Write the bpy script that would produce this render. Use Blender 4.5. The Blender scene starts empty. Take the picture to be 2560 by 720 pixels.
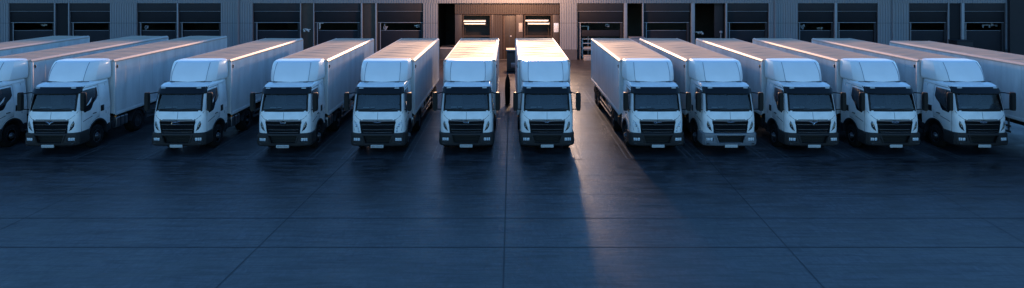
import bpy, bmesh, math, random
from mathutils import Vector, Matrix
random.seed(7)
PI = math.pi
scene = bpy.context.scene
COL = scene.collection

# ---------------------------------------------------------------- camera facts
CAMH, F = 7.95, 1620.0          # eye height in metres, focal length in photo pixels
HX, HY = 1270.0, -58.0          # vanishing point in photo pixels
YF = 28.8                       # depth of the truck fronts
YW = 62.0                       # depth of the warehouse front
def WX(px): return (px - HX) / F * YW
def WZ(py): return CAMH - (py - HY) / F * YW

# ---------------------------------------------------------------- materials
def mat(name, col, rough=0.5, metal=0.0, spec=0.5, coat=0.0, vary=0.0, vscale=3.0, bump=0.0, bscale=20.0,
        rvary=0.0, stretch=(1, 1, 1), emit=None, estr=0.0):
    m = bpy.data.materials.new(name); m.use_nodes = True
    nt = m.node_tree; b = nt.nodes['Principled BSDF']
    b.inputs['Base Color'].default_value = (*col, 1)
    b.inputs['Roughness'].default_value = rough
    b.inputs['Metallic'].default_value = metal
    b.inputs['Specular IOR Level'].default_value = spec
    b.inputs['Coat Weight'].default_value = coat
    b.inputs['Coat Roughness'].default_value = 0.12
    if emit:
        b.inputs['Emission Color'].default_value = (*emit, 1)
        b.inputs['Emission Strength'].default_value = estr
    tc = nt.nodes.new('ShaderNodeTexCoord')
    mp = nt.nodes.new('ShaderNodeMapping'); mp.inputs['Scale'].default_value = stretch
    nt.links.new(tc.outputs['Object'], mp.inputs['Vector'])
    n = nt.nodes.new('ShaderNodeTexNoise'); n.inputs['Scale'].default_value = vscale
    n.inputs['Detail'].default_value = 6; n.inputs['Roughness'].default_value = 0.6
    nt.links.new(mp.outputs['Vector'], n.inputs['Vector'])
    if vary > 0:
        r = nt.nodes.new('ShaderNodeMapRange')
        r.inputs['From Min'].default_value = 0.3; r.inputs['From Max'].default_value = 0.7
        r.inputs['To Min'].default_value = 1 - vary; r.inputs['To Max'].default_value = 1 + vary * 0.5
        nt.links.new(n.outputs['Fac'], r.inputs['Value'])
        mx = nt.nodes.new('ShaderNodeVectorMath'); mx.operation = 'SCALE'
        mx.inputs[0].default_value = col
        nt.links.new(r.outputs['Result'], mx.inputs['Scale'])
        nt.links.new(mx.outputs['Vector'], b.inputs['Base Color'])
    if rvary > 0:
        r2 = nt.nodes.new('ShaderNodeMapRange')
        r2.inputs['From Min'].default_value = 0.3; r2.inputs['From Max'].default_value = 0.7
        r2.inputs['To Min'].default_value = max(0.02, rough - rvary); r2.inputs['To Max'].default_value = rough + rvary
        nt.links.new(n.outputs['Fac'], r2.inputs['Value'])
        nt.links.new(r2.outputs['Result'], b.inputs['Roughness'])
    if bump > 0:
        n2 = nt.nodes.new('ShaderNodeTexNoise'); n2.inputs['Scale'].default_value = bscale
        n2.inputs['Detail'].default_value = 5
        nt.links.new(mp.outputs['Vector'], n2.inputs['Vector'])
        bp = nt.nodes.new('ShaderNodeBump'); bp.inputs['Strength'].default_value = bump
        bp.inputs['Distance'].default_value = 0.02
        nt.links.new(n2.outputs['Fac'], bp.inputs['Height'])
        nt.links.new(bp.outputs['Normal'], b.inputs['Normal'])
    return m

M = {}
M['paint'] = mat('white_paint', (0.80, 0.785, 0.765), 0.32, coat=0.35, vary=0.14, vscale=2.2, rvary=0.06)
M['fairing'] = mat('white_fairing', (0.82, 0.80, 0.78), 0.38, coat=0.25, vary=0.05, vscale=1.1)
M['plastic'] = mat('dark_plastic', (0.014, 0.014, 0.017), 0.55, vary=0.25, vscale=6, rvary=0.08)
M['bumper'] = mat('bumper_plastic', (0.020, 0.018, 0.018), 0.6, spec=0.3, vary=0.2, vscale=4, rvary=0.08)
M['bumper_light'] = mat('grey_bumper', (0.13, 0.14, 0.155), 0.35, vary=0.2, vscale=4, rvary=0.08)
M['black'] = mat('black_plastic', (0.004, 0.004, 0.004), 0.55, spec=0.3)
M['void'] = mat('cab_lining', (0.018, 0.018, 0.021), 0.8, vary=0.3)
M['grille'] = mat('grille_gloss', (0.006, 0.006, 0.007), 0.35, spec=0.35)
M['chrome'] = mat('chrome', (0.75, 0.76, 0.78), 0.18, metal=1.0)
M['satin'] = mat('satin_trim', (0.22, 0.22, 0.24), 0.3, metal=0.8)
M['alu'] = mat('aluminium_trim', (0.46, 0.38, 0.33), 0.55, metal=0.35, vary=0.1, vscale=5)
M['lens'] = mat('dark_lens', (0.012, 0.014, 0.018), 0.06, spec=0.8, coat=0.6)
M['clear'] = mat('clear_lens', (0.55, 0.62, 0.68), 0.1, spec=0.8, coat=0.6, vary=0.75, vscale=14)
M['fog'] = mat('fog_lens', (0.62, 0.66, 0.70), 0.12, coat=0.5, vary=0.5, vscale=25)
M['rubber'] = mat('tyre_rubber', (0.006, 0.006, 0.006), 0.85, spec=0.2, vary=0.3, vscale=10)
M['rim'] = mat('steel_rim', (0.09, 0.09, 0.10), 0.4, metal=0.6, vary=0.3, vscale=12)
M['chassis'] = mat('chassis_steel', (0.010, 0.010, 0.011), 0.65, spec=0.3, vary=0.4, vscale=5)
M['seam'] = mat('panel_gap', (0.03, 0.033, 0.04), 0.8)
M['plate'] = mat('number_plate', (0.42, 0.41, 0.39), 0.5, vary=0.1, vscale=20)
M['ink'] = mat('plate_ink', (0.12, 0.12, 0.13), 0.6)
M['amber'] = mat('amber_lens', (0.75, 0.22, 0.04), 0.2, coat=0.4)
M['marker'] = mat('marker_lens', (0.75, 0.75, 0.72), 0.2)
M['seat'] = mat('seat_cloth', (0.07, 0.075, 0.085), 0.9, vary=0.3, vscale=8)
M['dash'] = mat('dashboard', (0.10, 0.105, 0.115), 0.55, vary=0.3, vscale=6)
M['paper'] = mat('paper', (0.72, 0.73, 0.72), 0.8, vary=0.15, vscale=30)

def glass_mat():
    m = bpy.data.materials.new('tinted_windscreen'); m.use_nodes = True
    nt = m.node_tree; nt.nodes.clear()
    o = nt.nodes.new('ShaderNodeOutputMaterial'); mx = nt.nodes.new('ShaderNodeMixShader')
    t = nt.nodes.new('ShaderNodeBsdfTransparent'); t.inputs['Color'].default_value = (0.48, 0.52, 0.53, 1)
    g = nt.nodes.new('ShaderNodeBsdfGlossy'); g.inputs['Roughness'].default_value = 0.04
    fr = nt.nodes.new('ShaderNodeFresnel'); fr.inputs['IOR'].default_value = 1.6
    nt.links.new(fr.outputs[0], mx.inputs[0]); nt.links.new(t.outputs[0], mx.inputs[1])
    nt.links.new(g.outputs[0], mx.inputs[2]); nt.links.new(mx.outputs[0], o.inputs[0])
    return m
M['glass'] = glass_mat()

def box_side_mat():
    """white panel sides: faint vertical panel joints, rivet-fine ribs and road grime"""
    m = mat('cargo_panel', (0.63, 0.62, 0.61), 0.45, vary=0.2, vscale=1.6, rvary=0.08, stretch=(1, 1, .25))
    nt = m.node_tree; b = nt.nodes['Principled BSDF']
    tc = nt.nodes.new('ShaderNodeTexCoord'); sp = nt.nodes.new('ShaderNodeSeparateXYZ')
    nt.links.new(tc.outputs['Object'], sp.inputs[0])
    w = nt.nodes.new('ShaderNodeMath'); w.operation = 'PINGPONG'; w.inputs[1].default_value = 0.6
    nt.links.new(sp.outputs['Y'], w.inputs[0])
    r = nt.nodes.new('ShaderNodeMapRange'); r.inputs['From Min'].default_value = 0.0; r.inputs['From Max'].default_value = 0.02
    nt.links.new(w.outputs[0], r.inputs['Value'])
    bp = nt.nodes.new('ShaderNodeBump'); bp.inputs['Strength'].default_value = 1.0; bp.inputs['Distance'].default_value = 0.02
    nt.links.new(r.outputs[0], bp.inputs['Height']); nt.links.new(bp.outputs[0], b.inputs['Normal'])
    return m
M['box'] = box_side_mat()

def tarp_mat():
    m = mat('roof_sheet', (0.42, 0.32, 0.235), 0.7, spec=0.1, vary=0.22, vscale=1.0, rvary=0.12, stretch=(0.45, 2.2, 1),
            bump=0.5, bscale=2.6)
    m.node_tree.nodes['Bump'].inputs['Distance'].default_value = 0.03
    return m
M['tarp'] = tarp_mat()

def ground_mat():
    m = bpy.data.materials.new('worn_concrete'); m.use_nodes = True
    nt = m.node_tree; b = nt.nodes['Principled BSDF']; L = nt.links
    tc = nt.nodes.new('ShaderNodeTexCoord')
    def noise(scale, st=(1, 1, 1), det=6, rot=0.0, dist=0.0):
        mp = nt.nodes.new('ShaderNodeMapping'); mp.inputs['Scale'].default_value = st
        mp.inputs['Rotation'].default_value = (0, 0, rot)
        n = nt.nodes.new('ShaderNodeTexNoise'); n.inputs['Scale'].default_value = scale
        n.inputs['Detail'].default_value = det; n.inputs['Distortion'].default_value = dist
        n.inputs['Roughness'].default_value = 0.62
        L.new(tc.outputs['Object'], mp.inputs[0]); L.new(mp.outputs[0], n.inputs['Vector'])
        return n.outputs['Fac']
    def rng(v, a, c, d, e):
        r = nt.nodes.new('ShaderNodeMapRange')
        for k, x in zip(('From Min', 'From Max', 'To Min', 'To Max'), (a, c, d, e)): r.inputs[k].default_value = x
        L.new(v, r.inputs['Value']); return r.outputs[0]
    def mul(a, c):
        x = nt.nodes.new('ShaderNodeMath'); x.operation = 'MULTIPLY'; L.new(a, x.inputs[0]); L.new(c, x.inputs[1]); return x.outputs[0]
    def add(a, c):
        x = nt.nodes.new('ShaderNodeMath'); x.operation = 'ADD'; L.new(a, x.inputs[0]); L.new(c, x.inputs[1]); return x.outputs[0]
    big = noise(0.13, (1, 1, 1), 5)
    mid = noise(0.9, (1, 1, 1), 7, 0.3, 0.6)
    arc = noise(1.1, (0.35, 2.4, 1), 6, 0.5, 1.6)       # tyre scuffs sweeping across the yard
    arc2 = noise(1.6, (0.3, 3.2, 1), 5, -0.75, 1.2)
    fine = noise(5, (1.3, .55, 1), 8, 0.35, 0.9)
    c = mul(mul(rng(big, .3, .7, .62, 1.3), rng(mid, .3, .7, .68, 1.25)), mul(rng(arc, .40, .56, .50, 1.12), rng(arc2, .38, .54, .56, 1.1)))
    c = mul(c, rng(fine, .35, .65, .68, 1.2))
    sc = nt.nodes.new('ShaderNodeVectorMath'); sc.operation = 'SCALE'
    sc.inputs[0].default_value = (0.047, 0.047, 0.052)
    L.new(c, sc.inputs['Scale']); L.new(sc.outputs[0], b.inputs['Base Color'])
    ro = add(rng(arc, .35, .65, .33, .43), add(rng(mid, .3, .7, -0.05, .07), rng(big, .3, .7, -.03, .05)))
    L.new(ro, b.inputs['Roughness'])
    b.inputs['Specular IOR Level'].default_value = 0.2
    bp = nt.nodes.new('ShaderNodeBump'); bp.inputs['Strength'].default_value = 0.5; bp.inputs['Distance'].default_value = 0.012
    L.new(add(add(mul(fine, fine), arc), mid), bp.inputs['Height']); L.new(bp.outputs[0], b.inputs['Normal'])
    return m
M['ground'] = ground_mat()
M['joint'] = mat('joint_filler', (0.016, 0.016, 0.018), 0.7)
M['mark'] = mat('worn_line_paint', (0.10, 0.10, 0.105), 0.5, vary=0.7, vscale=2.5)
M['clad'] = mat('grey_cladding', (0.17, 0.18, 0.20), 0.5, vary=0.08, vscale=0.5, rvary=0.1)
M['clad_dark'] = mat('bronze_cladding', (0.036, 0.025, 0.018), 0.5, vary=0.1, vscale=0.5)
M['slate'] = mat('dark_panel', (0.026, 0.025, 0.028), 0.7, spec=0.2, vary=0.12, vscale=0.8)
M['slate2'] = mat('shutter_sheet', (0.010, 0.010, 0.013), 0.7, spec=0.2, vary=0.12, vscale=0.8)
M['leaf'] = mat('door_leaf', (0.014, 0.014, 0.018), 0.7, spec=0.2, vary=0.15, vscale=0.8)
M['post'] = mat('grey_post', (0.22, 0.23, 0.25), 0.45, vary=0.1)
M['plinth'] = mat('plinth_concrete', (0.07, 0.07, 0.075), 0.8, vary=0.25, vscale=2)
M['inside'] = mat('interior_wall', (0.10, 0.085, 0.07), 0.8, vary=0.25, vscale=0.6)
M['roofing'] = mat('roof_felt', (0.08, 0.08, 0.085), 0.8, vary=0.2)
M['olive'] = mat('olive_door', (0.028, 0.018, 0.008), 0.5, vary=0.15)
M['cage'] = mat('galvanised', (0.45, 0.44, 0.43), 0.45, metal=0.5)
M['cream'] = mat('light_board', (0.30, 0.28, 0.25), 0.6, vary=0.1)
M['wood'] = mat('brown_board', (0.045, 0.027, 0.018), 0.7, vary=0.2)
M['tube'] = mat('tube_lamp', (0.9, 0.85, 0.75), 0.4, emit=(1.0, 0.72, 0.45), estr=1.0)
M['flood'] = mat('added_flood_glass', (0.9, 0.85, 0.75), 0.4, emit=(1.0, 0.55, 0.26), estr=30.0)

# ---------------------------------------------------------------- mesh helpers
class B:
    def __init__(s): s.v = []; s.f = []; s.mi = []
    def box(s, x0, x1, y0, y1, z0, z1, mi=0):
        n = len(s.v)
        s.v += [(x0,y0,z0),(x1,y0,z0),(x1,y1,z0),(x0,y1,z0),(x0,y0,z1),(x1,y0,z1),(x1,y1,z1),(x0,y1,z1)]
        s.f += [[n+i for i in q] for q in ((0,3,2,1),(4,5,6,7),(0,1,5,4),(1,2,6,5),(2,3,7,6),(3,0,4,7))]
        s.mi += [mi]*6; return s
    def poly(s, pts, mi=0):
        n = len(s.v); s.v += [tuple(p) for p in pts]; s.f.append(list(range(n, n+len(pts)))); s.mi.append(mi); return s
    def loft(s, rings, closed=True, cap=True, mi=0):
        n = len(s.v); k = len(rings[0])
        for r in rings: s.v += [tuple(p) for p in r]
        for i in range(len(rings)-1):
            for j in range(k if closed else k-1):
                a = n+i*k+j; b = n+i*k+(j+1) % k
                s.f.append([a, b, b+k, a+k]); s.mi.append(mi)
        if cap:
            s.f.append([n+j for j in reversed(range(k))]); s.mi.append(mi)
            s.f.append([n+(len(rings)-1)*k+j for j in range(k)]); s.mi.append(mi)
        return s
    def tube(s, p0, p1, r, seg=8, mi=0):
        p0, p1 = Vector(p0), Vector(p1); d = (p1-p0).normalized()
        a = d.orthogonal().normalized(); b = d.cross(a)
        R = [[tuple(p + a*r*math.cos(t) + b*r*math.sin(t)) for t in [2*PI*i/seg for i in range(seg)]] for p in (p0, p1)]
        return s.loft(R, mi=mi)
    def lathe_x(s, prof, cy, cz, seg=28, mi=0):
        """prof: (x, r) pairs turned around an x-parallel axis"""
        R = [[(x, cy + r*math.cos(2*PI*i/seg), cz + r*math.sin(2*PI*i/seg)) for i in range(seg)] for x, r in prof]
        return s.loft(R, mi=mi)
    def lathe_z(s, prof, cx, cy, seg=20, mi=0, sy=1.0):
        R = [[(cx + r*math.cos(2*PI*i/seg), cy + sy*r*math.sin(2*PI*i/seg), z) for i in range(seg)] for z, r in prof]
        return s.loft(R, mi=mi)
    def prism_yz(s, pts, x0, x1, mi=0):
        return s.loft([[(x0, y, z) for y, z in pts], [(x1, y, z) for y, z in pts]], mi=mi)
    def prism_xz(s, pts, y0, y1, mi=0):
        return s.loft([[(x, y0, z) for x, z in pts], [(x, y1, z) for x, z in pts]], mi=mi)
    def mesh(s, name, mats, bevel=0.0, smooth=35, seg=2):
        me = bpy.data.meshes.new(name); me.from_pydata(s.v, [], s.f)
        bm = bmesh.new(); bm.from_mesh(me)
        for f, m in zip(bm.faces, s.mi): f.material_index = m
        bmesh.ops.recalc_face_normals(bm, faces=bm.faces)
        if bevel > 0:
            es = [e for e in bm.edges if len(e.link_faces) == 2 and e.calc_face_angle(0) > 0.5]
            bmesh.ops.bevel(bm, geom=es, offset=bevel, segments=seg, affect='EDGES', clamp_overlap=True, profile=0.5)
        bm.to_mesh(me); bm.free()
        for m in (mats if isinstance(mats, (list, tuple)) else [mats]): me.materials.append(m)
        if smooth:
            for p in me.polygons: p.use_smooth = True
            me.set_sharp_from_angle(angle=math.radians(smooth))
        return me

def link(name, me, parent=None, loc=None):
    o = bpy.data.objects.new(name, me); COL.objects.link(o)
    if parent: o.parent = parent
    if loc: o.location = loc
    return o
def obj(name, b, m, parent=None, bevel=0.0, smooth=35, loc=None, seg=2):
    return link(name, b.mesh(name, m, bevel, smooth, seg), parent, loc)
def tag(o, label=None, cat=None, group=None, kind=None):
    if label: o['label'] = label
    if cat: o['category'] = cat
    if group: o['group'] = group
    if kind: o['kind'] = kind
    return o
def empty(name, loc=(0, 0, 0)):
    o = bpy.data.objects.new(name, None); COL.objects.link(o); o.location = loc; o.empty_display_size = 0.2; return o
def cut(o, cutters):
    """subtract solids from o's mesh"""
    for c in cutters:
        co = link('cutter', c.mesh('cutter', M['void'], smooth=0))
        md = o.modifiers.new('cut', 'BOOLEAN'); md.object = co; md.operation = 'DIFFERENCE'; md.solver = 'EXACT'
        dg = bpy.context.evaluated_depsgraph_get(); dg.update()
        me = bpy.data.meshes.new_from_object(o.evaluated_get(dg))
        o.modifiers.clear(); old = o.data; o.data = me
        bpy.data.objects.remove(co); bpy.data.meshes.remove(old)
    return o
def resmooth(me, ang=35):
    for p in me.polygons: p.use_smooth = True
    me.set_sharp_from_angle(angle=math.radians(ang))

# ---------------------------------------------------------------- the truck
# local axes: x across, y back from the nose, z up
FRONT = [(0.92, 0.05), (1.05, 0.02), (1.30, 0.0), (1.60, 0.02), (1.90, 0.08), (2.10, 0.13), (2.45, 0.22), (2.72, 0.30), (2.97, 0.37)]
def lerp_tab(tab, z):
    if z <= tab[0][0]: return tab[0][1]
    for (a, p), (b, q) in zip(tab, tab[1:]):
        if z <= b: return p + (q-p)*(z-a)/(b-a)
    return tab[-1][1]
def yf(z): return lerp_tab(FRONT, z)
def hw(z): return lerp_tab([(0.9, 1.17), (1.9, 1.175), (2.45, 1.135), (2.97, 1.085), (3.05, 1.06)], z)
OFF = [(0, 0), (0.35, 0.008), (0.6, 0.022), (0.78, 0.05), (0.88, 0.095), (0.95, 0.17), (0.985, 0.25), (1.0, 0.34)]
def fy(x, z): return yf(z) + lerp_tab(OFF, min(1, abs(x)/hw(z)))
US = [-1, -.985, -.95, -.88, -.78, -.6, -.35, 0, .35, .6, .78, .88, .95, .985, 1]
CABR = 2.5
def cab_ring(z, h, y0, rear=CABR, drop=0.0):
    pts = [(u*h, y0 + lerp_tab(OFF, abs(u)), z) for u in US]
    for y in (0.9, 1.3, 1.7, 2.1): pts.append((h, max(y, y0+.4), z))
    pts += [(h, rear-.06, z), (h-.06, rear, z), (0, rear, z), (-h+.06, rear, z), (-h, rear-.06, z)]
    for y in (2.1, 1.7, 1.3, 0.9): pts.append((-h, max(y, y0+.4), z))
    return pts

def make_cab(root):
    b = B()
    rings = [cab_ring(z, hw(z), yf(z)) for z in (0.92, 1.05, 1.3, 1.6, 1.9, 2.1, 2.45, 2.72, 2.92, 2.97)]
    for z, dh, dy in ((3.03, .02, .08), (3.08, .055, .22), (3.11, .10, .45), (3.125, .20, .8)):
        rings.append(cab_ring(z, hw(2.97)-dh, yf(2.97)+dy))
    b.loft(rings)
    cab = obj('cab', b, [M['paint'], M['void']], root)
    ws = B().prism_xz([(-1.03, 1.97), (1.03, 1.97), (0.99, 2.69), (-0.99, 2.69)], -0.5, 1.5)
    gr = B().prism_xz([(-0.69, 0.5), (0.69, 0.5), (0.80, 1.57), (-0.80, 1.57)], -0.5, 0.16)
    arches = []
    for s in (-1, 1):
        arches.append(B().lathe_x([(s*0.72, 0.74), (s*1.5, 0.74)], 1.52, 0.60, 36))
    cut(cab, [ws, gr] + arches)
    me = cab.data
    for p in me.polygons:
        c = p.center
        inws = abs(c.x) < 1.035 and 1.95 < c.z < 2.71 and c.y > fy(c.x, c.z) + 0.012
        ingr = abs(c.x) < 0.81 and c.z < 1.58 and fy(c.x, c.z) + 0.012 < c.y < 0.3
        arch = (c.y-1.52)**2 + (c.z-.6)**2 < 0.745**2 and 0.7 < abs(c.x)
        p.material_index = 1 if (inws or ingr or arch or c.z < 0.925) else 0
    resmooth(me, 28)

    # windscreen with black border
    def sheet(x0, x1, z0, z1, off, nx=10, nz=4, tap=0.0):
        s = B(); g = []
        for i in range(nz+1):
            z = z0 + (z1-z0)*i/nz; k = 1 - tap*i/nz
            g.append([((x0+(x1-x0)*j/nx)*k, fy((x0+(x1-x0)*j/nx)*k, z)+off, z) for j in range(nx+1)])
        for r in g: s.v += r
        for i in range(nz):
            for j in range(nx):
                a = i*(nx+1)+j; s.f.append([a, a+1, a+nx+2, a+nx+1]); s.mi.append(0)
        return s
    wsc = obj('windscreen', sheet(-1.03, 1.03, 1.97, 2.69, 0.012, 16, 4, 0.035), M['glass'], cab)
    fr = B()
    def strip(path, w, off, th=0.012, bb=None):
        """flat band on the cab front along path of (x,z)"""
        bb = bb or fr
        n = len(path)
        L, R = [], []
        for i, (x, z) in enumerate(path):
            a = Vector(path[max(0, i-1)]); c = Vector(path[min(n-1, i+1)]); d = (c-a).normalized(); nn = Vector((-d.y, d.x))
            L.append((x+nn.x*w/2, z+nn.y*w/2)); R.append((x-nn.x*w/2, z-nn.y*w/2))
        rings = [[(l[0], fy(*l)+off, l[1]), (r[0], fy(*r)+off, r[1]), (r[0], fy(*r)+off+th, r[1]), (l[0], fy(*l)+off+th, l[1])] for l, r in zip(L, R)]
        bb.loft(rings)
    N = 12
    strip([(-1.03+2.06*i/N, 1.985) for i in range(N+1)], 0.10, -0.004)
    strip([(-0.99+1.98*i/N, 2.68) for i in range(N+1)], 0.07, -0.004)
    for s in (-1, 1):
        strip([(s*(1.005-0.035*i/6), 1.94+0.78*i/6) for i in range(7)], 0.07, -0.006)
    obj('windscreen_seal', fr, M['black'], wsc)
    for x0, x1 in ((-0.85, -0.12), (0.05, 0.80)):
        w = B(); path = [(x0+(x1-x0)*i/8, 2.03+0.05*i/8) for i in range(9)]
        for (xa, za), (xb, zb) in zip(path, path[1:]):
            w.tube((xa, fy(xa, za)-.018, za), (xb, fy(xb, zb)-.018, zb), 0.011, 6)
        w.tube((x0, fy(x0, 2.0)-.015, 1.95), (x0+.18, fy(x0+.18, 2.05)-.02, 2.045), .012, 6)
        obj('wiper', w, M['black'], wsc)
    # cab interior seen through the glass
    d = B().prism_yz([(0.30, 1.975), (0.30, 2.03), (0.62, 2.12), (0.82, 2.08), (0.86, 1.975)], -1.0, 1.0)
    dash = obj('dashboard', d, M['dash'], cab, bevel=0.015)
    pp = B().box(-0.72, -0.45, 0.36, 0.50, 2.065, 2.075).box(-0.40, -0.22, 0.38, 0.52, 2.07, 2.078)
    obj('papers', pp, M['paper'], dash, smooth=0)
    st = B()
    K = 20
    rr = []
    for i in range(K):
        t = 2*PI*i/K; c = Vector((0.50+0.21*math.cos(t), 0.80-0.09*math.sin(t), 2.22+0.19*math.sin(t)))
        ra = Vector((math.cos(t), -.4*math.sin(t), .9*math.sin(t))).normalized(); up = Vector((0, .9, .4))
        rr.append([tuple(c + ra*0.016*math.cos(q) + up*0.016*math.sin(q)) for q in [2*PI*k/6 for k in range(6)]])
    rr.append(rr[0]); st.loft(rr, cap=False)
    st.tube((0.50, 0.8, 2.22), (0.50, 1.0, 2.05), 0.03); st.box(0.31, 0.69, .785, .815, 2.205, 2.235)
    obj('steering_wheel', st, M['black'], cab)
    for s in (-0.52, 0.52):
        q = B().box(s-.26, s+.26, 1.15, 1.30, 1.98, 2.48).box(s-.13, s+.13, 1.17, 1.28, 2.49, 2.66).box(s-.26, s+.26, .95, 1.3, 1.975, 2.02)
        obj('seat', q, M['seat'], cab, bevel=0.03)
    # grille
    g = B()
    g.prism_xz([(-0.68, 0.97), (0.68, 0.97), (0.795, 1.565), (-0.795, 1.565)], 0.13, 0.157, 0)
    for k, z in enumerate((1.03, 1.14, 1.25, 1.36, 1.47)):
        h = 0.66 + (z-0.97)*0.19
        g.loft([[(x, 0.035-v*.02+lerp_tab(OFF, abs(x)/1.17), z-.035), (x, 0.02-v*.02+lerp_tab(OFF, abs(x)/1.17), z), (x, 0.06+lerp_tab(OFF, abs(x)/1.17), z+.038), (x, 0.13, z+.02), (x, 0.13, z-.03)]
                for x, v in ((-h, 0), (-h*.5, .5), (0, 1), (h*.5, .5), (h, 0))], mi=0)
    # thin bright lines on the slats' noses and a border
    for z in (1.04, 1.155, 1.375):
        h = 0.64 + (z-0.97)*0.19
        g.loft([[(x, 0.012-v*.02+lerp_tab(OFF, abs(x)/1.17), z-.006), (x, 0.012-v*.02+lerp_tab(OFF, abs(x)/1.17), z+.006), (x, 0.03+lerp_tab(OFF, abs(x)/1.17), z+.006), (x, .03+lerp_tab(OFF, abs(x)/1.17), z-.006)]
                for x, v in ((-h, 0), (-h*.5, .5), (0, 1), (h*.5, .5), (h, 0))], mi=1)
    gr = obj('grille', g, [M['grille'], M['satin']], root, smooth=25)
    tb = B(); h = .77
    tb.loft([[(x, fy(x, 1.54)-.012-dd, z0), (x, fy(x, 1.54)-.012-dd, z0+.035), (x, fy(x, 1.54)+.05, z0+.035), (x, fy(x, 1.54)+.05, z0)]
             for x, z0, dd in ((-h, 1.52, 0), (-.3, 1.515, .004), (-.09, 1.505, .01), (0, 1.47, .015), (.09, 1.505, .01), (.3, 1.515, .004), (h, 1.52, 0))])
    obj('chrome_strip', tb, M['satin'], gr, smooth=25)
    # panel gaps on the nose
    pg = B()
    strip([(0, 1.60), (0, 1.75), (0, 1.92)], 0.014, -0.003, 0.006, pg)
    strip([(-.80+1.6*i/8, 1.595) for i in range(9)], 0.022, -0.003, 0.006, pg)
    for s in (-1, 1):
        strip([(s*x, z) for x, z in ((.80, 1.59), (.90, 1.66), (1.0, 1.76), (1.07, 1.86), (1.10, 1.93))], 0.014, -0.003, 0.006, pg)
        strip([(s*x, z) for x, z in ((.715, 1.0), (.76, 1.25), (.80, 1.50))], 0.02, -0.003, 0.006, pg)
    obj('panel_gap', pg, M['seam'], cab)
    # visor
    v = B()
    v.loft([[(x, fy(x, 2.70)-.09, 2.695), (x, fy(x, 2.70)-.13, 2.72), (x, fy(x, 2.9)-.07, 2.90), (x, fy(x, 2.97)+.01, 2.985), (x, fy(x, 2.97)+.06, 2.97), (x, fy(x, 2.7)+.02, 2.705)]
            for x in [u*1.10 for u in (-.985, -.95, -.88, -.78, -.6, -.35, 0, .35, .6, .78, .88, .95, .985)]])
    vis = obj('sun_visor', v, M['grille'], root, smooth=40)
    for s in (-1, 1):
        ml = B().box(s*.80-.10, s*.80+.10, fy(.8, 2.95)-.055, fy(.8, 2.95)+.0, 2.93, 2.965)
        obj('marker_light', ml, M['marker'], vis, bevel=.008)
    # bumper
    path = [(-1.185, .82), (-1.185, .30), (-1.16, .19), (-1.09, .10), (-.95, .045), (-.70, .015), (-.35, 0), (0, -.01)]
    path = path + [(-x, y) for x, y in reversed(path[:-1])]
    prof = [(0, .995), (-.035, .975), (-.05, .93), (-.045, .74), (-.065, .60), (-.04, .47), (.0, .43), (.22, .43), (.22, .995)]
    rings = []
    for i, (x, y) in enumerate(path):
        a = Vector(path[max(0, i-1)]); c = Vector(path[min(len(path)-1, i+1)]); dd = (c-a).normalized(); nn = Vector((-dd.y, dd.x))
        rings.append([(x+nn.x*o, y+nn.y*o, z) for o, z in prof])
    bu = obj('bumper', B().loft(rings), [M['bumper'], M['black']], root, smooth=0)
    cut(bu, [B().prism_xz([(-.52, .575), (.52, .575), (.63, .90), (-.63, .90)], -.4, .12),
             B().box(-1.08, -.76, -.3, .075, .64, .80), B().box(.76, 1.08, -.3, .075, .64, .80)])
    for p in bu.data.polygons:
        c = p.center
        p.material_index = 1 if (abs(c.x) < .64 and .565 < c.z < .91 and c.y > -.005 and c.y < .13 and not (abs(c.normal.y if hasattr(c,'normal') else p.normal.y) > .9 and c.y < .03)) else 0
    resmooth(bu.data, 22)
    lg = B()
    for z in (.63, .70, .77, .84):
        h = .52 + (z-.575)*.34 - .01
        lg.box(-h, h, .05, .115, z-.012, z+.012)
    lg.box(-.5, .5, .112, .118, .58, .9)
    obj('lower_grille', lg, M['black'], bu, smooth=0)
    for s in (-1, 1):   # raised blades beside the lower grille
        bl = B().prism_xz([(s*.55, .58), (s*.60, .58), (s*.72, .93), (s*.66, .93)], -.075, .0)
        obj('bumper_blade', bl, M['bumper'], bu, bevel=.01)
        fl = B()
        for a, c in ((.78, .90), (.915, .985), (1.0, 1.06)):
            fl.prism_xz([(s*a, .655), (s*c, .655), (s*c, .785), (s*a, .785)], .012+ (a-.7)*.1, .07)
        obj('fog_light', fl, M['fog'], bu, bevel=.012)
        sr = B().box(s*.93-.13, s*.93+.13, -.04+.03, .03, .50, .56)
        obj('lower_reflector', sr, M['plastic'], bu, bevel=.01)
    pl = B().box(-.28, .28, -.085, -.07, .375, .505)
    plate = obj('number_plate', pl, M['plate'], root, bevel=.004)
    bk = B().box(-.22, .22, -.072, .06, .43, .46)
    obj('plate_bracket', bk, M['black'], plate)
    # headlights (dark leaf)
    for s in (-1, 1):
        top = [(.99, 1.52), (1.03, 1.40), (1.01, 1.27), (.93, 1.15), (.80, 1.07)]
        bot = [(.84, 1.14), (.87, 1.24), (.90, 1.36), (.95, 1.46)]
        loop = [(s*x, z) for x, z in top + bot]
        hl = B(); c = (s*.945, 1.29)
        fr0 = [(x, fy(x, z)-.012, z) for x, z in loop]
        mid = [(c[0]+(x-c[0])*.75, fy(c[0]+(x-c[0])*.75, z)-.03, c[1]+(z-c[1])*.8) for x, z in loop]
        bk0 = [(x, fy(x, z)+.03, z) for x, z in loop]
        hl.loft([bk0, fr0, mid])
        H = obj('headlight', hl, M['lens'], root, smooth=60)
        rf = B().lathe_z([(1.27, .0), (1.28, .03), (1.31, .03), (1.32, .0)], s*.95, fy(.95, 1.3)-.036, 10, sy=.4)
        obj('lamp_reflector', rf, M['chrome'], H)
    # roof fairing
    FO = [(0, 0), (.45, .012), (.66, .035), (.70, .055), (.84, .24), (.95, .50), (1.0, .95)]
    rings = []
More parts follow.
